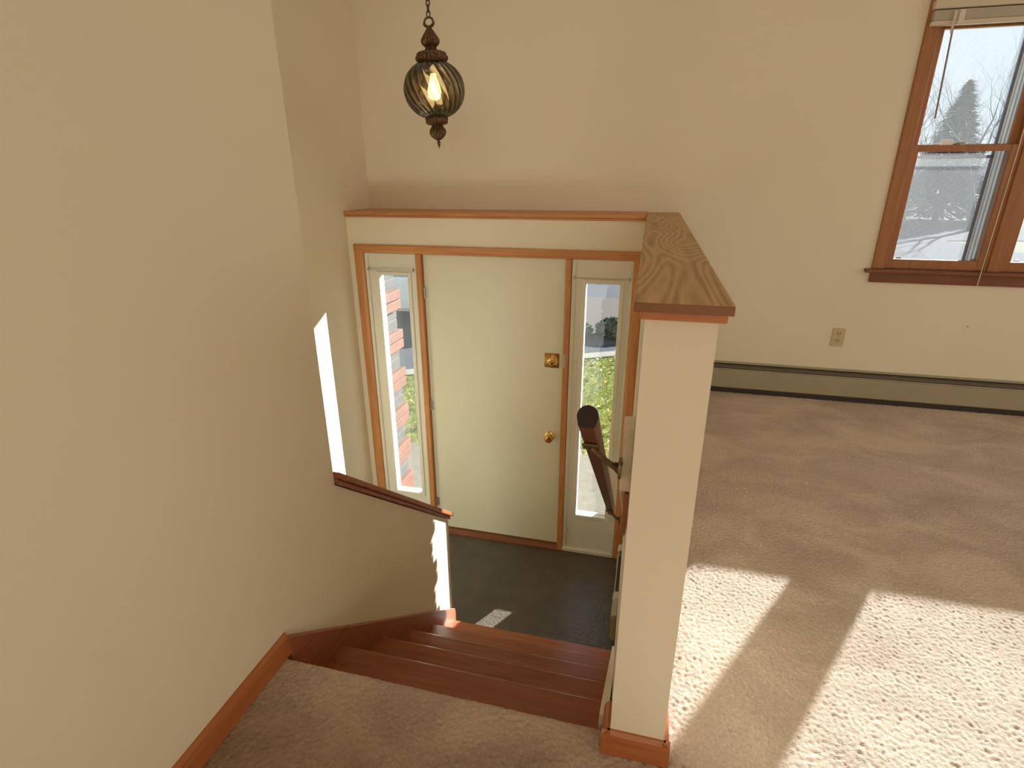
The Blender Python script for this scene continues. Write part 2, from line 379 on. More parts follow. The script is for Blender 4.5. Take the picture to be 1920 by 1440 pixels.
# half-wall cap: board with its moulding
cap = empty('trim_1', (0.055, 0.93, 1.072), 'grained oak cap on top of the half wall', 'wall cap', kind='structure')
build('cap_board', MB().prism([(-0.024, 0.93), (0.137, 0.93), (0.137, YW), (-0.05, YW), (-0.05, 3.2)], 'z', 1.0885, 1.1055, 0.0025, 2), m_cap, cap)
build('cap_nosing', B(-0.0235, 0.1365, 0.9285, 0.934, 1.0885, 1.1045, 0.001), m_capedge, cap)['label'] = 'reddish front edge strip'
build('moulding', MB().prism([(-0.012, 0.942), (0.130, 0.942), (0.130, YW), (-0.045, YW)], 'z', 1.072, 1.0885, 0.004, 2), m_capmould, cap)['label'] = 'orange brown moulding'
# ledge over the door
lg = empty('trim_2', (-0.95, YD, 1.078), 'brown wooden ledge along the wall above the front door', 'ledge', kind='structure')
build('ledge_board', B(FX, -0.052, YD - 0.022, YW, 1.088, 1.110, 0.003, 2), m_casx, lg)
build('moulding', B(FX, -0.052, YD - 0.012, YD, 1.074, 1.088, 0.003, 1), m_casx, lg)

# sloping cap of the low wall
def cz(y): return 0.409 - 0.803 * (y - 1.377)
sc = empty('trim_3', (WL - 0.05, 1.85, cz(1.85)), 'sloping brown cap on the low wall beside the stairs', 'wall cap', kind='structure')
def slopebar(x0, x1, y0, y1, t0, t1, bev):
    t = MB(); t.prism([(y0, cz(y0) - t1), (y1, cz(y1) - t1), (y1, cz(y1) - t0), (y0, cz(y0) - t0)], 'x', x0, x1, bev, 2); return t
build('cap_board', slopebar(WL - 0.14, WL + 0.025, 1.374, 2.352, 0.0, 0.024, 0.003), m_skirt, sc)
build('moulding', slopebar(WL - 0.126, WL + 0.011, 1.374, 2.345, 0.024, 0.046, 0.004), m_skirt, sc)

# ------------------------------------------------------------------ carpet floor
def smooth_field(ny, nx, sigma):
    f = rng.standard_normal((ny, nx)); ky = np.fft.fftfreq(ny)[:, None]; kx = np.fft.rfftfreq(nx)[None]
    g = np.fft.irfft2(np.fft.rfft2(f) * np.exp(-2 * (math.pi * sigma) ** 2 * (ky ** 2 + kx ** 2)), s=(ny, nx)); return g / g.std()
def blur(f, sigma):
    ny, nx = f.shape; ky = np.fft.fftfreq(ny)[:, None]; kx = np.fft.rfftfreq(nx)[None]
    return np.fft.irfft2(np.fft.rfft2(f) * np.exp(-2 * (math.pi * sigma) ** 2 * (ky ** 2 + kx ** 2)), s=(ny, nx))
def carpet_grid(x0, x1, y0, y1, step, amp, edge_y1=False):
    nx = int((x1 - x0) / step) + 1; ny = int((y1 - y0) / step) + 1
    xs = np.linspace(x0, x1, nx); ys = np.linspace(y0, y1, ny)
    X, Y = np.meshgrid(xs, ys)
    f1 = smooth_field(ny, nx, 0.75)
    tufts = f1 - blur(f1, 1.6); tufts = tufts / tufts.std(); tufts = np.where(tufts < 0, tufts * 1.25, tufts * 0.7); clump = smooth_field(ny, nx, 4.0)
    Z = amp * (0.75 * np.clip(tufts, -2.2, 2.2) + 0.10 * clump) - amp * 1.2
    if edge_y1:
        d = np.clip((Y - (y1 - 0.022)) / 0.022, 0, 1); Z = Z - 0.026 * (1 - np.sqrt(np.clip(1 - d ** 2, 0, 1)))
    co = np.stack([X, Y, Z], -1).reshape(-1, 3)
    i = np.arange(nx * ny).reshape(ny, nx)
    q = np.stack([i[:-1, :-1], i[:-1, 1:], i[1:, 1:], i[1:, :-1]], -1).reshape(-1, 4)
    return co, q
def np_mesh(name, parts):
    vs, fs, off = [], [], 0
    for co, q in parts: vs.append(co); fs.append(q + off); off += len(co)
    vs = np.concatenate(vs); fs = np.concatenate(fs)
    me = bpy.data.meshes.new(name); me.vertices.add(len(vs)); me.vertices.foreach_set('co', vs.ravel().astype(np.float32))
    k = fs.shape[1]; me.loops.add(fs.size); me.loops.foreach_set('vertex_index', fs.ravel().astype(np.int32))
    me.polygons.add(len(fs)); me.polygons.foreach_set('loop_start', np.arange(0, fs.size, k, dtype=np.int32))
    me.polygons.foreach_set('use_smooth', np.ones(len(fs), bool)); me.update(calc_edges=True); me.validate(); return me
parts = [carpet_grid(0.119, 2.35, 0.965, YW - 0.02, 0.0037, 0.0014), carpet_grid(-0.004, 2.35, 0.30, 0.965, 0.0037, 0.0014),
         carpet_grid(WL, -0.004, 0.30, N0, 0.0037, 0.0013, True)]
def flat(x0, x1, y0, y1, z): return (np.array([[x0, y0, z], [x1, y0, z], [x1, y1, z], [x0, y1, z]]), np.array([[0, 1, 2, 3]]))
parts += [flat(2.35, XR, 0.3, YW, -0.003), flat(WL, XR, YB, 0.3, -0.003)]
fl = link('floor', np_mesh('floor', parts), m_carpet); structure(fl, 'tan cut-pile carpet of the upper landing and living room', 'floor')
mb = MB().box(WL, -0.004, YB, N0 - 0.008, -0.24, -0.012).box(-0.004, XR, YB, 0.965, -0.24, -0.012).box(0.119, XR, 0.965, YW, -0.24, -0.012)
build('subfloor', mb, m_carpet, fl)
# entry floor
fe = build('floor_entry', MB().box(FX, 0.0, 2.20, YD, ZE - 0.12, ZE), m_entry)
structure(fe, 'dark embossed vinyl floor in front of the entry door', 'floor')
structure(build('floor_basement', B(FX, 0, 0.2, 2.3, -2.7, -2.6), m_conc), 'grey concrete floor under the stairwell', 'floor')

# ------------------------------------------------------------------ stairs
st = empty('staircase', (-0.48, 1.65, ZE), 'short flight of reddish brown wooden stairs down to the entry', 'stairs')
SX0, SX1 = WL + 0.018, -0.034
for i in range(1, 6):
    yn, z = N0 + RUN * i, -RISE * i
    prof = [(yn - RUN - 0.03, z)] + [(yn - 0.014 + 0.014 * math.sin(t), z - 0.014 + 0.014 * math.cos(t)) for t in np.linspace(0, math.pi, 9)] + [(yn - RUN - 0.03, z - 0.028)]
    build('tread', MB().prism(prof, 'x', SX0, SX1, 0.0), m_tread, st, True)
for i in range(0, 6):
    yn, z = N0 + RUN * i - 0.028, -RISE * i
    ztop = z - 0.03 if i else -0.03
    build('riser', B(SX0, SX1, yn - 0.018, yn, -RISE * (i + 1) if i < 5 else ZE, ztop), m_tread, st)
def skz(y): return 0.040 - 0.819 * (y - 1.06)
mb = MB().prism([(1.03, -0.30), (1.03, skz(1.03) - 0.0), (1.043, 0.052), (1.06, skz(1.06)), (2.325, skz(2.325)), (2.335, skz(2.335) - 0.02), (2.335, ZE), (2.15, ZE)], 'x', WL, WL + 0.02, 0.002)
build('skirt_board', mb, m_skirt, st)['label'] = 'reddish skirt board sloping along the left wall'
mb = MB().prism([(1.035, -0.36), (1.035, 0.02), (1.06, 0.01), (2.26, -0.985), (2.26, ZE), (2.08, ZE)], 'x', -0.034, -0.012, 0.001)
build('painted_stringer', mb, m_wall, st)['label'] = 'beige painted stringer against the half wall'

# baseboards
def base_profile(d, h=0.07): return [(0, 0), (d, 0), (d, h - 0.022), (d * 0.8, h - 0.008), (d * 0.35, h), (0, h)]
mb = MB().prism([(WL + p[0], p[1]) for p in base_profile(0.017)], 'y', YB, 1.035)
structure(build('baseboard_left', mb, m_base_y), 'brown baseboard along the large left wall on the landing', 'baseboard')
bh = empty('baseboard_half', (0.05, 0.95, 0), 'worn brown baseboard wrapping the foot of the half wall', 'baseboard', kind='structure')
build('front_board', MB().prism([(0.965 - p[0], p[1]) for p in base_profile(0.015)], 'x', -0.0235, 0.1345), m_base_x, bh)
build('side_board', MB().prism([(0.119 + p[0], p[1]) for p in base_profile(0.015)], 'y', 0.9505 + 0.002, YW - 0.07), m_base_y, bh)
build('return_board', MB().prism([(-0.004 - p[0], p[1]) for p in base_profile(0.019)], 'y', 0.9525, 1.04), m_base_y, bh)

# ------------------------------------------------------------------ door unit
d = empty('door_1', (-0.96, YD, ZE), 'plain cream front door in brown frame at the foot of stairs', 'door', kind='structure')
YC = 3.271
def casing_prof(x_out, x_in):   # (x, y) section with an eased inner edge
    s = 1 if x_in > x_out else -1
    return [(x_out, YD + 0.002), (x_out, YC + 0.003), (x_out + s * 0.004, YC), (x_in - s * 0.018, YC), (x_in, YC + 0.008), (x_in, YD + 0.10)]
zc = 0.905
build('casing', MB().prism(casing_prof(-1.884, -1.821), 'z', ZE, zc), m_casz, d)
build('casing', MB().prism(casing_prof(-0.039, -0.100), 'z', ZE, zc), m_casz, d)
hp = [(YD + 0.002, zc), (YC + 0.003, zc), (YC, zc - 0.004), (YC, zc - 0.034), (YC + 0.008, 0.853), (YD + 0.10, 0.853)]
build('head_casing', MB().prism([(p[0] - 0.0005, p[1] + 0.0005) for p in hp], 'x', -1.8845, -0.0385), m_casx, d)
for x0, x1 in ((-1.458, -1.422), (-0.497, -0.461)):
    build('mullion', B(x0, x1, YC + 0.001, YD + 0.1, ZE, 0.853, 0.002), m_casz, d)
build('threshold', MB().prism([(YC - 0.012, ZE), (YC - 0.012, ZE + 0.012), (YC + 0.015, ZE + 0.034), (YD + 0.12, ZE + 0.036), (YD + 0.12, ZE)], 'x', -1.422, -0.497), m_winx_dark, d)['label'] = 'dark brown threshold'
leaf = build('door_leaf', B(-1.419, -0.4975, 3.303, 3.347, ZE + 0.039, 0.850, 0.0015), m_door, d)
leaf['label'] = 'flat cream slab'
# knob
kx, kz_ = -0.571, -0.325
kn = MB().lathe([(0.0, 0), (0.033, 0), (0.033, -0.004), (0.028, -0.009), (0.014, -0.012), (0.012, -0.030), (0.020, -0.038), (0.0285, -0.048), (0.029, -0.058), (0.022, -0.068), (0.012, -0.070), (0.011, -0.066), (0.0, -0.066)], (kx, 3.303, kz_), 28, 'y', cap=False)
build('door_knob', kn, m_brass, leaf, True)
db = MB().box(-0.618, -0.522, 3.298, 3.303, 0.160, 0.258, 0.002)
db.lathe([(0.043, -0.004), (0.041, -0.010), (0.034, -0.013), (0.030, -0.011), (0.027, -0.013), (0.022, -0.022), (0.018, -0.024), (0, -0.024)], (-0.572, 3.303, 0.208), 28, 'y', cap=False)
build('deadbolt', db, m_brass, leaf, True)
build('thumb_turn', B(-0.586, -0.558, 3.268, 3.282, 0.202, 0.214, 0.004, 2), m_brass, leaf)
build('strike_plate', B(-0.4935, -0.478, YC - 0.002, YC + 0.002, 0.176, 0.262, 0.001), m_steel, d)
for z in (0.607, -0.185, -0.965):
    h = MB().tube([(-1.417, 3.296, z - 0.037), (-1.417, 3.296, z + 0.037)], 0.0065, 10)
    h.box(-1.416, -1.395, 3.3015, 3.304, z - 0.034, z + 0.034)
    for q in (-0.012, 0.012): h.tube([(-1.417, 3.296, z + q - 0.001), (-1.417, 3.296, z + q + 0.001)], 0.0072, 10)
    build('hinge', h, m_steel, d, True)

def sidelight(n, x0, x1, gx0, gx1, label):
    w = empty(n, ((x0 + x1) / 2, YD, ZE), label, 'window', kind='structure')
    gz0, gz1, y0, y1 = -0.905, 0.712, 3.292, 3.345
    zb, zt = ZE + 0.03, 0.853
    p = MB().box(x0, gx0, y0, y1, zb, zt).box(gx1, x1, y0, y1, zb, zt).box(gx0, gx1, y0, y1, zb, gz0).box(gx0, gx1, y0, y1, gz1, zt)
    build('panel', p, m_white, w)
    r = MB(); t = 0.024
    for a in ((gx0 - t, gx0, gz0 - t, gz1 + t), (gx1, gx1 + t, gz0 - t, gz1 + t)): r.box(a[0], a[1], y0 - 0.009, y0 + 0.002, a[2], a[3], 0.003, 2)
    for a in ((gx0, gx1, gz0 - t, gz0), (gx0, gx1, gz1, gz1 + t)): r.box(a[0], a[1], y0 - 0.009, y0 + 0.002, a[2], a[3], 0.003, 2)
    build('glazing_frame', r, m_white, w)
    s = MB()
    s.box(x0, x0 + 0.024, y0 - 0.010, y0, zb, zt, 0.003).box(x1 - 0.018, x1, y0 - 0.010, y0, zb, zt, 0.003).box(x0, x1, y0 - 0.008, y0, zt - 0.012, zt, 0.003)
    build('stop_moulding', s, m_white, w)
    build('sill_strip', B(x0, x1, y0 - 0.022, y1, ZE, zb, 0.004), m_white, w)
    build('pane', B(gx0, gx1, 3.318, 3.322, gz0, gz1), m_glass_side, w)
    for hxp in (x0 + 0.035, x1 - 0.03):
        hk = MB().tube([(hxp, y0, -1.035), (hxp, y0 - 0.014, -1.035), (hxp, y0 - 0.014, -1.022)], 0.003, 6)
        build('rod_hook', hk, m_steel, w)
    return w
sidelight('window_1', -1.819, -1.460, -1.724, -1.525, 'narrow white sidelight window left of the front door')
sidelight('window_2', -0.459, -0.098, -0.371, -0.172, 'narrow white sidelight window right of the front door')
def rod(x0, x1, z, label):
    r = empty('curtain_rod', ((x0 + x1) / 2, 3.29, z), label, 'curtain rod', 'curtain rods above the sidelight glass')
    build('rod', MB().tube([(x0, 3.266, z), (x1, 3.266, z)], 0.0032, 8), m_steel, r, True)
    for x in (x0 + 0.003, x1 - 0.003):
        b_ = MB().box(x - 0.004, x + 0.004, 3.262, 3.2825, z - 0.006, z + 0.006, 0.001).box(x - 0.006, x + 0.006, 3.2795, 3.2825, z - 0.014, z + 0.010, 0.001)
        build('bracket', b_, m_steel, r)
rod(-1.795, -1.474, 0.752, 'thin metal curtain rod above the left sidelight glass')
rod(-0.446, -0.114, 0.747, 'thin metal curtain rod above the right sidelight glass')

# ------------------------------------------------------------------ double window in the living room
tw = empty('window_casing', (1.85, YW, 0.75), 'brown wooden casing and sill around the living room window', 'window casing', kind='structure')
cx0, cx1 = 1.232, 2.66
build('side_casing', B(cx0, 1.296, YW - 0.016, YW + 0.004, 0.81, 2.135, 0.003), m_winz, tw)
build('side_casing', B(cx1 - 0.064, cx1, YW - 0.016, YW + 0.004, 0.81, 2.135, 0.003), m_winz, tw)
build('head_casing', B(1.296, cx1 - 0.064, YW - 0.0155, YW + 0.004, 2.070, 2.135, 0.003), m_winx, tw)
build('mullion_casing', B(1.800, 1.862, YW - 0.012, YW + 0.02, 0.81, 2.070, 0.003), m_winz, tw)
build('stool', B(1.198, 2.69, YW - 0.052, YW + 0.02, 0.790, 0.810, 0.006, 2), m_winx_dark, tw)
build('apron', B(1.232, 2.66, YW - 0.018, YW, 0.732, 0.790, 0.005, 2), m_winx_dark, tw)
def sash_window(n, x0, x1, label, cap_lab):
    w = empty(n, ((x0 + x1) / 2, YW, 0.80), label, 'window', kind='structure')
    Y = YW
    # jamb box and grey outer tracks
    j = MB().box(x0, x0 + 0.012, Y, Y + 0.07, 0.80, 2.07).box(x1 - 0.012, x1, Y, Y + 0.07, 0.80, 2.07).box(x0, x1, Y, Y + 0.07, 2.058, 2.07)
    build('jamb', j, m_winz, w)
    t = MB()
    for xx, s_g in ((x0, 1), (x1, -1)):
        for ya, yb_, w_ in ((0.070, 0.094, 0.040), (0.094, 0.104, 0.030), (0.104, 0.128, 0.042), (0.128, 0.136, 0.030), (0.136, 0.172, 0.044)):
            lo, hi = sorted((xx, xx + s_g * w_)); t.box(lo, hi, Y + ya, Y + yb_, 0.82, 2.07)
    t.prism([(Y + 0.03, 0.80), (Y + 0.03, 0.835), (Y + 0.172, 0.822), (Y + 0.172, 0.80)], 'x', x0, x1)
    build('track', t, m_alu, w)['label'] = 'grey vinyl jamb tracks'
    def sash(nm, y0, y1, z0, z1, st_, top, bot):
        s = MB(); a, c = x0 + 0.010, x1 - 0.010
        s.box(a, a + st_, y0, y1, z0, z1, 0.003).box(c - st_, c, y0, y1, z0, z1, 0.003)
        s.box(a + st_ - 0.002, c - st_ + 0.002, y0 + 0.0005, y1, z1 - top, z1, 0.002).box(a + st_ - 0.002, c - st_ + 0.002, y0 + 0.0005, y1, z0, z0 + bot, 0.002)
        o = build(nm, s, m_winz, w)
        build('pane', B(a + st_ - 0.004, c - st_ + 0.004, (y0 + y1) / 2 - 0.002, (y0 + y1) / 2 + 0.002, z0 + bot - 0.004, z1 - top + 0.004), m_glass, o)
        return o
    ls = sash('lower_sash', Y + 0.008, Y + 0.036, 0.812, 1.462, 0.036, 0.032, 0.052)
    us = sash('upper_sash', Y + 0.040, Y + 0.066, 1.440, 2.058, 0.036, 0.055, 0.026)
    xm = (x0 + x1) / 2 - 0.035
    lk = MB().lathe([(0.016, 0), (0.016, 0.005), (0.010, 0.010), (0, 0.011)], (xm, Y + 0.024, 1.462), 16, cap=False).box(xm - 0.004, xm + 0.036, Y + 0.016, Y + 0.024, 1.467, 1.474, 0.002)
    build('sash_lock', lk, m_bronze, w, True)
    build('vent_latch', B(xm - 0.066, xm - 0.016, Y + 0.030, Y + 0.038, 1.460, 1.490, 0.002), m_paper, w)['label'] = 'small white latch tag'
    # outside insect screen over the lower half and its dark frame
    f = MB(); a, c = x0 + 0.045, x1 - 0.045
    f.box(a, a + 0.012, Y + 0.150, Y + 0.160, 0.83, 2.06).box(c - 0.012, c, Y + 0.150, Y + 0.160, 0.83, 2.06).box(a, c, Y + 0.150, Y + 0.160, 1.40, 1.415)
    sf = build('screen_frame', f, m_aludark, w)
    build('screen_mesh', B(a + 0.010, c - 0.010, Y + 0.1545, Y + 0.1555, 0.83, 1.41), m_screen, sf)['label'] = 'grey insect screen over the lower half'
    for xx in (x0 + 0.07, x1 - 0.07):
        build('sash_pull', B(xx - 0.012, xx + 0.012, Y + 0.002, Y + 0.010, 0.868, 0.876, 0.002), m_bronze, w)
    return w
sash_window('window_3', 1.292, 1.800, 'left sash window of the living room pair with conifer view', '')
sash_window('window_4', 1.862, 2.602, 'right sash window of the living room pair, cut by photo edge', '')

# mini blind, raised
def blind(x0, x1, label, wand_x, cord_x):
    bl = empty('mini_blind', ((x0 + x1) / 2, YW - 0.03, 2.0), label, 'blind', 'raised mini blinds on the living room windows')
    y0, y1 = YW - 0.048, YW - 0.017
    build('head_rail', B(x0, x1, y0 - 0.006, y1, 2.073, 2.112, 0.003), m_blind, bl)
    nsl = 11
    for k in range(nsl):
        z = 2.0245 + k * 0.0039
        pr = [(y0 - 0.002, z), (y0 + 0.007, z + 0.0022), (y1 - 0.007, z + 0.0022), (y1, z), (y1, z + 0.0028), (y1 - 0.007, z + 0.0052), (y0 + 0.007, z + 0.0052), (y0 - 0.002, z + 0.0028)]
        build('slat', MB().prism(pr, 'x', x0 + 0.005 + 0.002 * (k % 2), x1 - 0.004 - 0.002 * ((k + 1) % 2)), m_blind, bl)
    build('bottom_rail', B(x0 + 0.003, x1 - 0.003, y0, y1, 2.003, 2.024, 0.004, 2), m_blind, bl)
    for xx in (x0 + 0.125, x1 - 0.125):
        build('ladder_tape', B(xx - 0.012, xx + 0.012, y0 - 0.004, y0 - 0.0015, 2.006, 2.066, 0.0), m_cord, bl)
    build('wand', MB().tube([(wand_x, y0 - 0.012, 2.06), (wand_x + 0.02, y0 - 0.012, 1.585)], [0.0042, 0.0042], 6), m_wand, bl)
    build('wand_tip', MB().tube([(wand_x, y0 - 0.012, 2.06), (wand_x, y0 - 0.012, 1.965)], 0.0052, 6), m_cord, bl)
    build('lift_cord', MB().tube([(cord_x, y0 - 0.008, 2.07), (cord_x + 0.004, y0 - 0.009, 1.4), (cord_x, y0 - 0.010, 0.735)], 0.0022, 6), m_cord, bl)
    return bl
blind(1.238, 1.812, 'raised cream mini blind with wand on the left living room window', 1.330, 1.752)
blind(1.836, 2.636, 'raised cream mini blind on the right living room window', 1.930, 2.590)

# ------------------------------------------------------------------ outlet
o_ = empty('wall_outlet', (1.137, YW, 0.39), 'ivory duplex outlet on the front wall above the long heater', 'outlet')
build('cover_plate', B(1.102, 1.172, YW - 0.006, YW, 0.333, 0.447, 0.003, 2), m_ivory, o_)
for z in (0.412, 0.368):
    rc = build('receptacle', MB().prism([(1.137 + 0.017 * math.cos(a), z + 0.0145 * math.sin(a)) for a in np.linspace(0, 2 * math.pi, 17)[:-1]], 'y', YW - 0.0085, YW - 0.004), m_ivory, o_)
    for dx in (-0.0065, 0.0065): build('slot', B(1.137 + dx - 0.0018, 1.137 + dx + 0.0018, YW - 0.0092, YW - 0.008, z - 0.002, z + 0.009), m_black, rc)
    build('slot', MB().lathe([(0, 0), (0.0026, 0), (0.0026, 0.001), (0, 0.001)], (1.137, YW - 0.0092, z - 0.008), 8, 'y', cap=False), m_black, rc)
build('screw', MB().lathe([(0, 0), (0.0028, 0), (0.0028, 0.0016), (0, 0.0016)], (1.137, YW - 0.0075, 0.39), 10, 'y', cap=False), m_steel, o_)

# ------------------------------------------------------------------ baseboard heaters
def heater_long():
    h = empty('baseboard_heater', (1.6, YW - 0.03, 0), 'long olive grey baseboard heater under the living room window', 'heater', 'baseboard heaters')
    x0, x1, Y = 0.137, 3.4, YW
    build('back_plate', MB().prism([(Y, 0.012), (Y, 0.190), (Y - 0.022, 0.190), (Y - 0.026, 0.184), (Y - 0.006, 0.182), (Y - 0.006, 0.012)], 'x', x0, x1), m_heat, h)
    build('slot_louvre', MB().prism([(Y - 0.008, 0.181), (Y - 0.05, 0.163), (Y - 0.05, 0.159), (Y - 0.008, 0.176)], 'x', x0, x1), m_fins, h)['label'] = 'dark outlet slot'
    build('front_panel', MB().prism([(Y - 0.058, 0.158), (Y - 0.064, 0.154), (Y - 0.066, 0.146), (Y - 0.066, 0.036), (Y - 0.060, 0.028), (Y - 0.058, 0.03)], 'x', x0, x1), m_heat, h)
    build('bottom_gap', B(x0, x1, Y - 0.0625, Y - 0.006, -0.004, 0.031), m_dark, h)['label'] = 'black gap along the floor'
    k = 0; dsh = MB(); xx = x0 + 0.01
    while xx < x1 - 0.02:
        dsh.box(xx, xx + 0.012, Y - 0.0668, Y - 0.065, 0.1505, 0.1525); xx += 0.02
    build('perforation_row', dsh, m_dark, h)['kind'] = 'stuff'
    for xx in (0.72, 0.98, 1.55, 2.2): build('screw', MB().lathe([(0, 0), (0.003, 0), (0.003, 0.0015), (0, 0.0015)], (xx, Y - 0.0675, 0.092), 8, 'y', cap=False), m_steel, h)
heater_long()
def heater_short():
    h = empty('baseboard_heater', (-0.045, 2.85, ZE), 'short cream baseboard heater at the foot of the half wall by the door', 'heater', 'baseboard heaters')
    def section(y0, y1, mat, nm, grow=0.0):
        xb = -0.030
        build(nm, MB().prism([(xb, ZE + 0.01), (xb, ZE + 0.19), (-0.050, ZE + 0.19), (-0.058 - grow, ZE + 0.175), (-0.062 - grow, ZE + 0.05), (-0.058, ZE + 0.02), (-0.05, ZE + 0.01)], 'y', y0, y1), mat, h)
    section(3.12, 3.19, m_heatw, 'end_cap', 0.003)
    section(2.66, 2.72, m_heatw, 'joint_cover', 0.003)
    section(2.52, 2.66, m_heat, 'plain_panel')
    build('front_panel', MB().prism([(-0.056, ZE + 0.165), (-0.060, ZE + 0.05), (-0.057, ZE + 0.02), (-0.053, ZE + 0.02), (-0.053, ZE + 0.165)], 'y', 2.72, 3.12), m_heatw, h)
    build('core', B(-0.052, -0.03, 2.72, 3.12, ZE + 0.02, ZE + 0.14), m_dark, h)
    for k in range(3):
        xx = -0.054 + k * 0.009
        build('louvre_bar', B(xx, xx + 0.003, 2.72, 3.12, ZE + 0.172, ZE + 0.184), m_fins if k else m_heatw, h)
heater_short()

# ------------------------------------------------------------------ handrail
hr = empty('handrail', (-0.09, 1.65, 0.35), 'dark brown stair handrail on metal brackets beside the half wall', 'handrail')
A = Vector((-0.093, 0.945, 0.878)); Bp = Vector((-0.093, 2.40, -0.262)); dv = (Bp - A).normalized(); nv = Vector((0, -dv.z, dv.y))
sec = []
for a in np.linspace(-0.35, math.pi + 0.35, 17): sec.append((0.0205 * math.cos(a), 0.0215 * math.sin(a) + 0.004))
sec = [(0.0135, -0.019), (0.0165, -0.015)] + sec + [(-0.0165, -0.015), (-0.0135, -0.019)]
mb = MB(); rA = []; rB = []
for (x, t) in sec:
    rA.append(mb.bm.verts.new(A + Vector((x, 0, 0)) + nv * t)); rB.append(mb.bm.verts.new(Bp + Vector((x, 0, 0)) + nv * t))
for i in range(len(sec)):
    j = (i + 1) % len(sec); mb.bm.faces.new((rA[i], rA[j], rB[j], rB[i]))
mb.bm.faces.new(rA[::-1]); mb.bm.faces.new(rB)
rail = build('rail', mb, m_rail, hr, True)
mb = MB(); r1 = [mb.bm.verts.new(A - dv * 0.0006 + Vector((x * 0.99, 0, 0)) + nv * t * 0.99) for x, t in sec]; r2 = [mb.bm.verts.new(A - dv * 0.0002 + Vector((x * 0.99, 0, 0)) + nv * t * 0.99) for x, t in sec]
mb.bm.faces.new(r1[::-1]); mb.bm.faces.new(r2)
for i in range(len(sec)): mb.bm.faces.new((r1[i], r1[(i + 1) % len(sec)], r2[(i + 1) % len(sec)], r2[i]))
build('end_grain', mb, m_railend, rail)['label'] = 'dark rounded end face'
def bracket(s, wallx):
    p = A + dv * s
    u_ = p - nv * 0.0215
    br = MB()
    sad = [u_ + Vector((x, 0, 0)) for x in (-0.017, 0.017)]
    t = MB(); t.box(-0.0185, 0.0185, -0.022, 0.022, -0.0035, 0.001, 0.0015); R_ = Matrix((( 1, 0, 0), (0, dv.y, nv.y), (0, dv.z, nv.z))).to_4x4(); R_.translation = u_; t.xform(R_); br.merge(t.bm)
    end = Vector((wallx, p.y + 0.03, p.z - 0.085))
    pts = [u_ - nv * 0.002, u_ + Vector((0.012, 0.004, -0.016)), u_.lerp(end, 0.62) + Vector((0.003, 0, -0.010)), end + Vector((-0.012, 0, 0.004)), end]
    br.tube(pts, [0.0068, 0.0062, 0.0066, 0.0090, 0.016], 10)
    t = MB(); t.prism([(end.y + 0.020 * math.cos(a), end.z + 0.026 * math.sin(a)) for a in np.linspace(0, 2 * math.pi, 17)[:-1]], 'x', wallx - 0.004, wallx + 0.002); br.merge(t.bm)
    build('bracket', br, m_bronze, hr, True)
bracket(0.155, -0.030); bracket(1.62, -0.045)
# painted mounting board with its plumb-cut upper end
mb = MB().prism([(1.10, 0.640), (1.10, 0.795), (1.125, 0.812), (1.15, 0.802), (2.70, -0.385), (2.70, -0.555)], 'x', -0.0295, -0.004, 0.003)
build('mounting_board', mb, m_wall, hr)['label'] = 'cream painted sloping mounting board'
mb = MB().prism([(1.105, 0.545), (1.105, 0.630), (1.12, 0.625), (2.2, -0.20), (2.2, -0.28)], 'x', -0.0175, -0.004, 0.002)
build('brown_strip', mb, m_skirt, hr)['label'] = 'dark brown strip under the painted board'  # thin brown strip set in below the painted board

# ------------------------------------------------------------------ pendant lamp
PX, PY = -0.966, 2.45
lamp = empty('pendant_lamp', (PX, PY, 1.899), 'smoked swirl-glass globe lamp hanging on a chain above the entry', 'lamp')
lamp.rotation_euler = (0, -0.045, 0)
O = (PX, PY, 0)
def lat(nm, prof, mat, n=32, ribs=0, amp=0.0, twist=0.0, cap=True, parent=None):
    return build(nm, MB().lathe(prof, O, n, 'z', ribs, amp, twist, cap), mat, parent or lamp, 'all' if not ribs else True)
ringp = [(PX + 0.019 * math.cos(a), PY, 1.899 + 0.016 * math.sin(a)) for a in np.linspace(0, 2 * math.pi, 21)[:-1]]
build('hanging_ring', MB().tube(ringp, 0.0042, 8, True), m_lampmetal, lamp, 'all')
sm = MB()
for s_ in (-1, 1):
    sm.tube([(PX + s_ * 0.003, PY, 1.880), (PX + s_ * 0.014, PY, 1.882), (PX + s_ * 0.021, PY, 1.889), (PX + s_ * 0.023, PY, 1.897)], 0.0035, 6)
build('ring_scrolls', sm, m_lampmetal, lamp, 'all')
lat('top_finial', [(0.006, 1.885), (0.010, 1.876), (0.017, 1.866), (0.027, 1.851), (0.036, 1.836), (0.037, 1.828), (0.031, 1.817), (0.025, 1.812), (0.021, 1.808), (0.024, 1.800), (0.030, 1.794)], m_lampmetal, 64, 16, 0.07)
lat('top_gallery', [(0.028, 1.797), (0.052, 1.790), (0.060, 1.786), (0.060, 1.778), (0.066, 1.774), (0.066, 1.764), (0.062, 1.758), (0.052, 1.757)], m_lampmetal, 96, 24, 0.03)
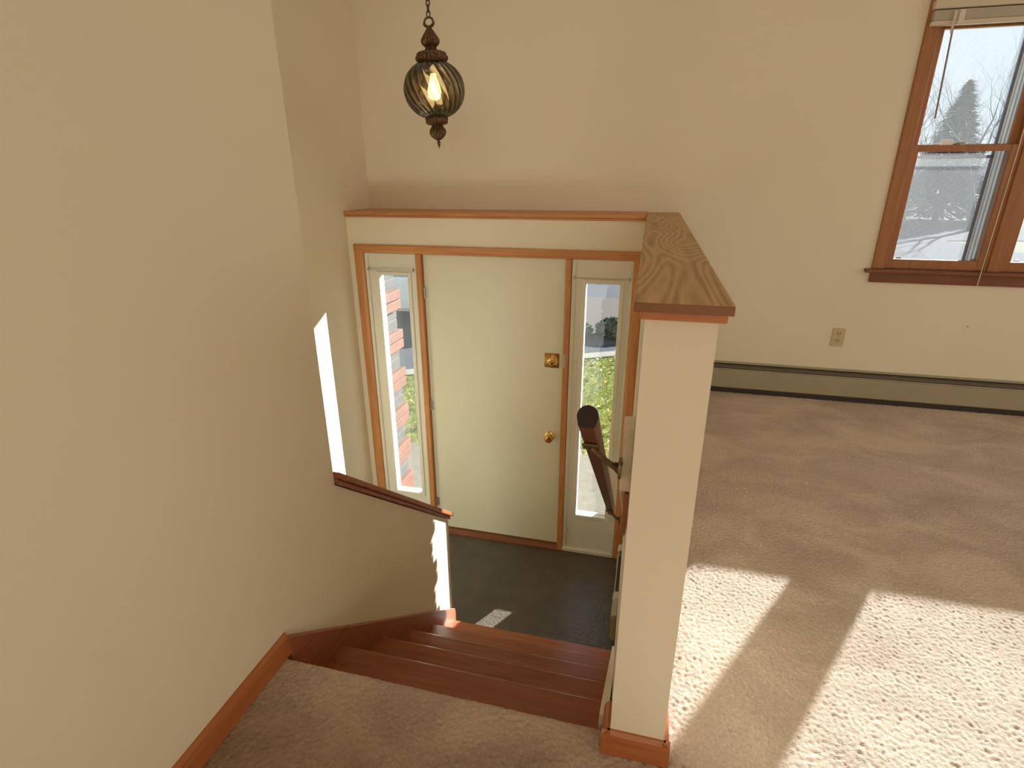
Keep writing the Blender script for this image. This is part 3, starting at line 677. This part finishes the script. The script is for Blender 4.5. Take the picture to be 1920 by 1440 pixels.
# globe: shell with twisted ribs
gp = []
zc_, Hh, Rr = 1.651, 0.113, 0.129
for k in range(41):
    t = -0.455 * math.pi + 0.915 * math.pi * k / 40
    gp.append((Rr * math.cos(t) ** 0.93 if math.cos(t) > 0.0 else 0.02, zc_ + Hh * math.sin(t)))
nseg, ribs = 220, 22
def globe_mesh():
    vs, fs, cols = [], [], []
    for off in (0.0, 0.0045):
        base = len(vs)
        for k, (r, z) in enumerate(gp):
            tw = 1.1 * k / 40
            for j in range(nseg):
                a = 2 * math.pi * j / nseg; lob = abs(math.sin(ribs * a / 2)) ** 0.75
                rr = (r - off) * (1 - (0.05 if off == 0 else 0.02) * (1 - lob))
                vs.append((rr * math.cos(a - tw), rr * math.sin(a - tw), z - 1.899)); cols.append(lob)
        for k in range(len(gp) - 1):
            for j in range(nseg):
                q = [base + k * nseg + j, base + k * nseg + (j + 1) % nseg, base + (k + 1) * nseg + (j + 1) % nseg, base + (k + 1) * nseg + j]
                fs.append(q if off == 0 else q[::-1])
    n1 = len(gp) * nseg
    for k in (0, len(gp) - 1):
        for j in range(nseg):
            fs.append([k * nseg + j, n1 + k * nseg + j, n1 + k * nseg + (j + 1) % nseg, k * nseg + (j + 1) % nseg][::(1 if k == 0 else -1)])
    me = bpy.data.meshes.new('glass_globe'); me.from_pydata(vs, [], fs)
    at = me.attributes.new('thickness', 'FLOAT', 'POINT'); at.data.foreach_set('value', cols)
    me.polygons.foreach_set('use_smooth', [True] * len(me.polygons)); return me
link('glass_globe', globe_mesh(), m_globe, lamp)
lat('socket', [(0.014, 1.765), (0.018, 1.762), (0.018, 1.715), (0.014, 1.712)], m_lampmetal, 20)
lat('bulb', [(0.011, 1.714), (0.013, 1.698), (0.020, 1.680), (0.027, 1.660), (0.029, 1.644), (0.026, 1.628), (0.017, 1.616), (0.004, 1.611)], m_bulb, 20)
lat('bottom_gallery', [(0.030, 1.546), (0.044, 1.547), (0.048, 1.540), (0.045, 1.533), (0.047, 1.526), (0.040, 1.519), (0.022, 1.516)], m_lampmetal, 96, 20, 0.04)
lat('bottom_finial', [(0.022, 1.517), (0.024, 1.509), (0.032, 1.498), (0.034, 1.486), (0.028, 1.472), (0.016, 1.461), (0.008, 1.456)], m_lampmetal, 64, 14, 0.09)
lat('finial_tip', [(0.005, 1.458), (0.005, 1.452), (0.010, 1.447), (0.004, 1.442), (0.008, 1.437), (0.003, 1.433), (0.002, 1.424)], m_lampmetal, 16)
chain = empty('lamp_chain', (PX, PY, CEIL), 'bronze link chain holding the smoked globe lamp', 'chain')
def linkpts(z, odd):
    pts = []
    for a in np.linspace(0, 2 * math.pi, 15)[:-1]:
        x, zz = 0.0072 * math.cos(a), 0.013 * math.sin(a)
        pts.append((PX + (0 if odd else x), PY + (x if odd else 0), z + zz))
    return pts
L0 = build('chain_link', MB().tube(linkpts(1.926, False), 0.0026, 6, True), m_lampmetal, chain, 'all')
L1 = build('chain_link', MB().tube(linkpts(1.9455, True), 0.0026, 6, True), m_lampmetal, chain, 'all')
for k in range(1, 17):
    copyp(L0, chain, (0, 0, 0.039 * k)); copyp(L1, chain, (0, 0, 0.039 * k))
build('ceiling_cup', MB().lathe([(0.05, CEIL), (0.05, CEIL - 0.008), (0.02, CEIL - 0.025), (0.004, CEIL - 0.03)], (PX, PY, 0), 24), m_lampmetal, chain, 'all')

# ------------------------------------------------------------------ outdoors
G = -1.4
def slab(name, poly, z0, z1, mat, label, cat, kind='structure'):
    return tag(build(name, MB().prism(poly, 'z', z0, z1), mat), label, cat, kind=kind)
slab('ground', [(-150, 3.4), (150, 3.4), (150, 260), (-150, 260)], G - 0.4, G - 0.03, m_lawn, 'rough grass reaching far beyond the street', 'ground')
lawn = slab('lawn', [(-8, 3.75), (4.5, 3.75), (4.5, 11.2), (-0.73, 8.46), (-3.35, 6.95), (-8, 4.3)], G - 0.2, G, m_lawn, 'green front lawn scattered with fallen leaves', 'lawn')
slab('porch_slab', [(-2.9, 3.415), (1.4, 3.415), (1.4, 5.07), (-0.487, 5.07), (-2.425, 4.88), (-2.9, 4.83)], G - 0.15, G + 0.035, m_conc, 'tan concrete porch slab outside the front door', 'porch')
slab('sidewalk', [(-8, 4.3), (-3.35, 6.95), (-0.73, 8.46), (4.5, 11.2), (4.5, 11.55), (-0.73, 8.74), (-3.4, 7.2), (-8, 4.55)], G - 0.15, G + 0.02, m_walk, 'pale narrow sidewalk strip at the lawn edge', 'sidewalk')
slab('driveway', [(-30, -9), (-8, 4.55), (-3.4, 7.2), (-0.73, 8.74), (4.5, 11.55), (4.5, 12.1), (-0.77, 9.2), (-4.2, 8.6), (-12, 8.6), (-30, 8.6)], G - 0.2, G - 0.005, m_road, 'blue grey asphalt strip beyond the sidewalk', 'driveway')
slab('gravel_yard', [(-25, 8.6), (-4.2, 8.6), (-0.77, 9.2), (4.5, 12.1), (4.5, 13.5), (-25, 12.6)], G - 0.2, G, m_gravel, 'pinkish gravel yard behind the shrub', 'yard')
slab('street', [(-60, 12.6), (-25, 12.6), (4.5, 13.5), (60, 13.5), (60, 17.5), (-60, 15)], G - 0.2, G - 0.002, m_road, 'grey street beyond the gravel yard', 'street')
slab('parking_lot', [(-60, 15), (60, 17.5), (14, 24), (13, 30), (60, 40), (60, 75), (-60, 75)], G - 0.2, G - 0.004, m_lot, 'wide dark asphalt lot across the street, tree shade put into its colour', 'lot')

# grass blades near the porch and fallen leaves
nb = 26000
px_ = rng.uniform(-3.6, 0.6, nb); py_ = rng.uniform(4.9, 9.9, nb)
edge = np.where(px_ < -0.73, 6.95 + (px_ + 3.35) * (8.46 - 6.95) / 2.62, 8.46 + (px_ + 0.73) * 0.524)
low = np.where(px_ < -0.487, 4.88 + (px_ + 2.425) * 0.098, 5.07)
k = (py_ < edge - 0.02) & (py_ > low + 0.01); px_, py_ = px_[k], py_[k]; nb = len(px_)
an = rng.uniform(0, 2 * math.pi, nb); hh = rng.uniform(0.03, 0.07, nb); ww = 0.004; ln = rng.uniform(-0.03, 0.03, (nb, 2))
co = np.empty((nb, 3, 3)); co[:, 0] = np.stack([px_ - ww * np.cos(an), py_ - ww * np.sin(an), np.full(nb, G)], -1)
co[:, 1] = np.stack([px_ + ww * np.cos(an), py_ + ww * np.sin(an), np.full(nb, G)], -1); co[:, 2] = np.stack([px_ + ln[:, 0], py_ + ln[:, 1], G + hh], -1)
gr = link('grass', np_mesh('grass', [(co.reshape(-1, 3), np.arange(nb * 3).reshape(-1, 3))]), m_blade)
tag(gr, 'short green grass blades on the front lawn', 'grass', kind='stuff')
nl = 800
lx_ = rng.uniform(-3.5, 0.5, nl); ly_ = rng.uniform(5.0, 9.4, nl)
edge = np.where(lx_ < -0.73, 6.95 + (lx_ + 3.35) * (8.46 - 6.95) / 2.62, 8.46 + (lx_ + 0.73) * 0.524); k = ly_ < edge - 0.05; lx_, ly_ = lx_[k], ly_[k]; nl = len(lx_)
an = rng.uniform(0, 6.28, nl); s_ = rng.uniform(0.02, 0.045, nl); tl = rng.uniform(-0.02, 0.02, (nl, 4)); zz = G + rng.uniform(0.03, 0.06, nl)
co = np.empty((nl, 4, 3))
for q in range(4):
    co[:, q] = np.stack([lx_ + s_ * (1.0 if q % 2 else 0.6) * np.cos(an + q * math.pi / 2), ly_ + s_ * (1.0 if q % 2 else 0.6) * np.sin(an + q * math.pi / 2), zz + tl[:, q]], -1)
lv = link('fallen_leaves', np_mesh('fallen_leaves', [(co.reshape(-1, 3), np.arange(nl * 4).reshape(-1, 4))]), m_leaf)
tag(lv, 'brown fallen leaves lying over the front lawn', 'leaves', kind='stuff')

# brick piers beside the entry recess
def pier(x_in, s, z0, label, tooth, y0=3.43, y1=3.68):
    p = empty('brick_pier', (x_in + s * 0.1, (y0 + y1) / 2, z0), label, 'brick pier', 'brick piers beside the front door')
    x2 = x_in + s * (0.14 if s < 0 else 0.172)
    lo, hi = sorted((x_in + s * 0.045, x2)); build('mortar_core', B(lo, hi, y0, y1 - 0.006, z0, 1.035), m_mortar, p)
    nrow = int((1.035 - z0) / 0.075)
    for i in range(nrow):
        za, zb = z0 + i * 0.075 + 0.005, z0 + (i + 1) * 0.075 - 0.004
        od = (i // 2) % 2 if tooth else i % 2
        xi = x_in + s * ((0.042 if s < 0 else 0.022) if od else 0.0)
        lo, hi = sorted((xi, x2 + s * 0.002))
        jit = random.uniform(-0.003, 0.003)
        build('brick', B(lo + jit, hi, y0 + 0.005, y1 + 0.003, za, zb, 0.004), m_brickg if od else m_brick, p)
    return p
pier(-1.775, -1, G, 'toothed orange and grey brick pier left of the front door', True)
pier(-0.066, 1, -0.57, 'toothed brick pier right of the front door', True)
slab('pier_footing', [(0.0, 3.43), (0.10, 3.43), (0.10, 3.66), (0.0, 3.66)], G - 0.1, -0.57, m_conc, 'narrow concrete footing under the right brick pier', 'footing')
slab('outer_wall', [(0.03, YW + 0.14), (6, YW + 0.14), (6, YW + 0.17), (0.03, YW + 0.17)], G - 0.2, -0.1, m_siding, 'pale outside wall below the living room window', 'wall')

# rounded shrub
def leaf_cloud(n, c, rad, size, zmin):
    v_ = rng.standard_normal((n, 3)); v_ /= np.linalg.norm(v_, axis=1)[:, None]; v_ *= (0.72 + 0.3 * rng.random((n, 1)))
    p = np.array(c) + v_ * np.array(rad); p[:, 2] = np.maximum(p[:, 2], zmin + 0.02)
    a = rng.standard_normal((n, 3)); a /= np.linalg.norm(a, axis=1)[:, None]; b_ = np.cross(a, v_); b_ /= np.linalg.norm(b_, axis=1)[:, None] + 1e-9
    a *= size; b_ *= size * 0.5
    return np.stack([p - a, p + b_, p + a, p - b_], 1).reshape(-1, 3), np.arange(n * 4).reshape(-1, 4)
def shrub(c, rad, label, n=2600):
    s = empty('shrub', (c[0], c[1], G), label, 'shrub', 'dark shrubs beyond the lawn')
    parts = [leaf_cloud(n, (c[0] - LOC[s.name].x, c[1] - LOC[s.name].y, rad[2] * 0.75), rad, 0.05, 0.0)]
    o = link('foliage', np_mesh('foliage', parts), m_bush, s); o['kind'] = 'stuff'
    build('stem', MB().tube([(c[0], c[1], G), (c[0], c[1], G + rad[2] * 0.8)], 0.04, 6), m_bark, s)
shrub((-0.50, 9.95), (0.40, 0.4, 0.17), 'taller rounded dark shrub seen through the right sidelight')
shrub((-1.36, 9.85), (0.40, 0.35, 0.12), 'lower dark shrub beside the taller one')

# trees seen through the living room window
def conifer(x, y, h, r, label):
    t = empty('conifer_tree', (x, y, G), label, 'tree')
    build('trunk', MB().tube([(x, y, G), (x, y, G + h * 0.9)], [0.22, 0.05], 8), m_bark, t)
    n = 9000; u_ = rng.random(n) ** 0.6; z = h * (1 - u_) ; rr = r * u_ * (0.55 + 0.5 * rng.random(n)); a = rng.uniform(0, 6.283, n)
    p = np.stack([rr * np.cos(a), rr * np.sin(a), z * 0.94 + 0.3], -1)
    dr = np.stack([np.cos(a), np.sin(a), rng.uniform(-0.5, 0.1, n)], -1); sd = np.stack([-np.sin(a), np.cos(a), np.zeros(n)], -1)
    L = (0.18 + 0.30 * rng.random((n, 1))); q = np.stack([p - dr * L * 0.3, p + sd * L * 0.35, p + dr * L, p - sd * L * 0.35], 1).reshape(-1, 3)
    o = link('foliage', np_mesh('foliage', [(q, np.arange(n * 4).reshape(-1, 4))]), m_conifer, t); o['kind'] = 'stuff'
conifer(0.412 * 44, 44, 8.6, 2.9, 'cone-shaped evergreen seen through the living room window')
def bare_tree(x, y, h, seed, label):
    R_ = random.Random(seed); t = empty('bare_tree', (x, y, G), label, 'tree', 'bare winter trees across the street')
    tr = MB(); br = MB()
    def grow(mb_, p, d_, L, r, lev):
        pts = [p]; rad = [r]; dd = d_.copy()
        for q in range(4):
            dd = (dd + Vector((R_.gauss(0, .12), R_.gauss(0, .12), R_.gauss(0.05, .08)))).normalized()
            pts.append(pts[-1] + dd * L / 4); rad.append(r * (1 - 0.17 * (q + 1)))
        mb_.tube(pts, rad, 5 if lev < 2 else 3, caps=False)
        if lev < 4:
            for q in range(R_.choice((3, 4, 4)) if lev else 6):
                k_ = R_.randint(2, 4); ax = Vector((R_.gauss(0, 1), R_.gauss(0, 1), 0)).normalized()
                nd = (dd * 0.9 + ax * R_.uniform(0.35, 0.75) + Vector((0, 0, 0.25))).normalized()
                grow(br, pts[k_], nd, L * R_.uniform(0.55, 0.78), rad[k_] * 0.66, lev + 1)
    grow(tr, Vector((x, y, G)), Vector((0, 0, 1)), h * 0.36, h * 0.017, 0)
    build('trunk', tr, m_bark, t); o = build('branches', br, m_bark, t)
for i, (az, y, h, lb) in enumerate(((0.370, 38, 11.5, 'bare winter tree left of the evergreen'), (0.462, 37, 13.0, 'tall bare winter tree right of the evergreen'), (0.352, 60, 13, 'faint bare tree at the left window edge'),
                                   (0.43, 66, 15, 'distant bare tree behind the evergreen'), (0.50, 55, 14, 'bare tree at the right edge of the window view'), (0.395, 70, 14, 'distant slender bare tree between evergreen and left tree'))):
    bare_tree(az * y, y, h, 11 + i, lb)
# far hedge line
for i, od in enumerate(('first', 'second', 'third', 'fourth')):
    x = 25 + i * 9.5; y = 84
    s = empty('hedge_clump', (x, y, G), 'pale distant hedge clump on the horizon, %s from the left' % od, 'hedge', 'distant hedge clumps')
    o = link('foliage', np_mesh('foliage', [leaf_cloud(700, (0, 0, 1.6), (4.4, 2.5, 1.7 + 0.5 * (i % 2)), 0.5, 0.0)]), m_conifer, s); o['kind'] = 'stuff'

# white car parked beyond the lawn, seen through the left sidelight
def car(x, y, rz):
    c = empty('car', (x, y, G), 'white parked car seen through the left sidelight', 'car')
    c.rotation_euler = (0, 0, rz); LOC[c.name] = Vector((0, 0, 0))
    body = [(-2.2, 0.28), (2.15, 0.28), (2.25, 0.55), (2.1, 0.80), (1.2, 0.92), (-1.5, 0.95), (-2.2, 0.9), (-2.28, 0.6)]
    build('body', MB().prism(body, 'y', -0.86, 0.86, 0.06, 3), m_car, c, True)
    build('cabin', MB().prism([(-1.5, 0.93), (1.1, 0.93), (0.4, 1.40), (-1.0, 1.42)], 'y', -0.74, 0.74, 0.05, 2), m_carglass, c, True)
    build('roof', MB().prism([(-1.0, 1.40), (0.42, 1.38), (0.3, 1.45), (-0.9, 1.47)], 'y', -0.70, 0.70, 0.02, 2), m_car, c, True)
    build('bumper', B(-2.34, -2.2, -0.84, 0.84, 0.32, 0.52, 0.03, 2), m_car, c)
    for wx in (-1.4, 1.4):
        for wy in (-0.86, 0.86):
            w = build('wheel', MB().lathe([(0.0, -0.1), (0.20, -0.1), (0.31, -0.09), (0.32, 0), (0.31, 0.09), (0.20, 0.1), (0, 0.1)], (wx, wy, 0.32), 24, 'y', cap=False), m_tyre, c, True)
            build('hub', MB().lathe([(0, -0.11), (0.19, -0.11), (0.19, 0.11), (0, 0.11)], (wx, wy, 0.32), 20, 'y', cap=False), m_steel, w, True)
car(-5.1, 10.6, 0.1)
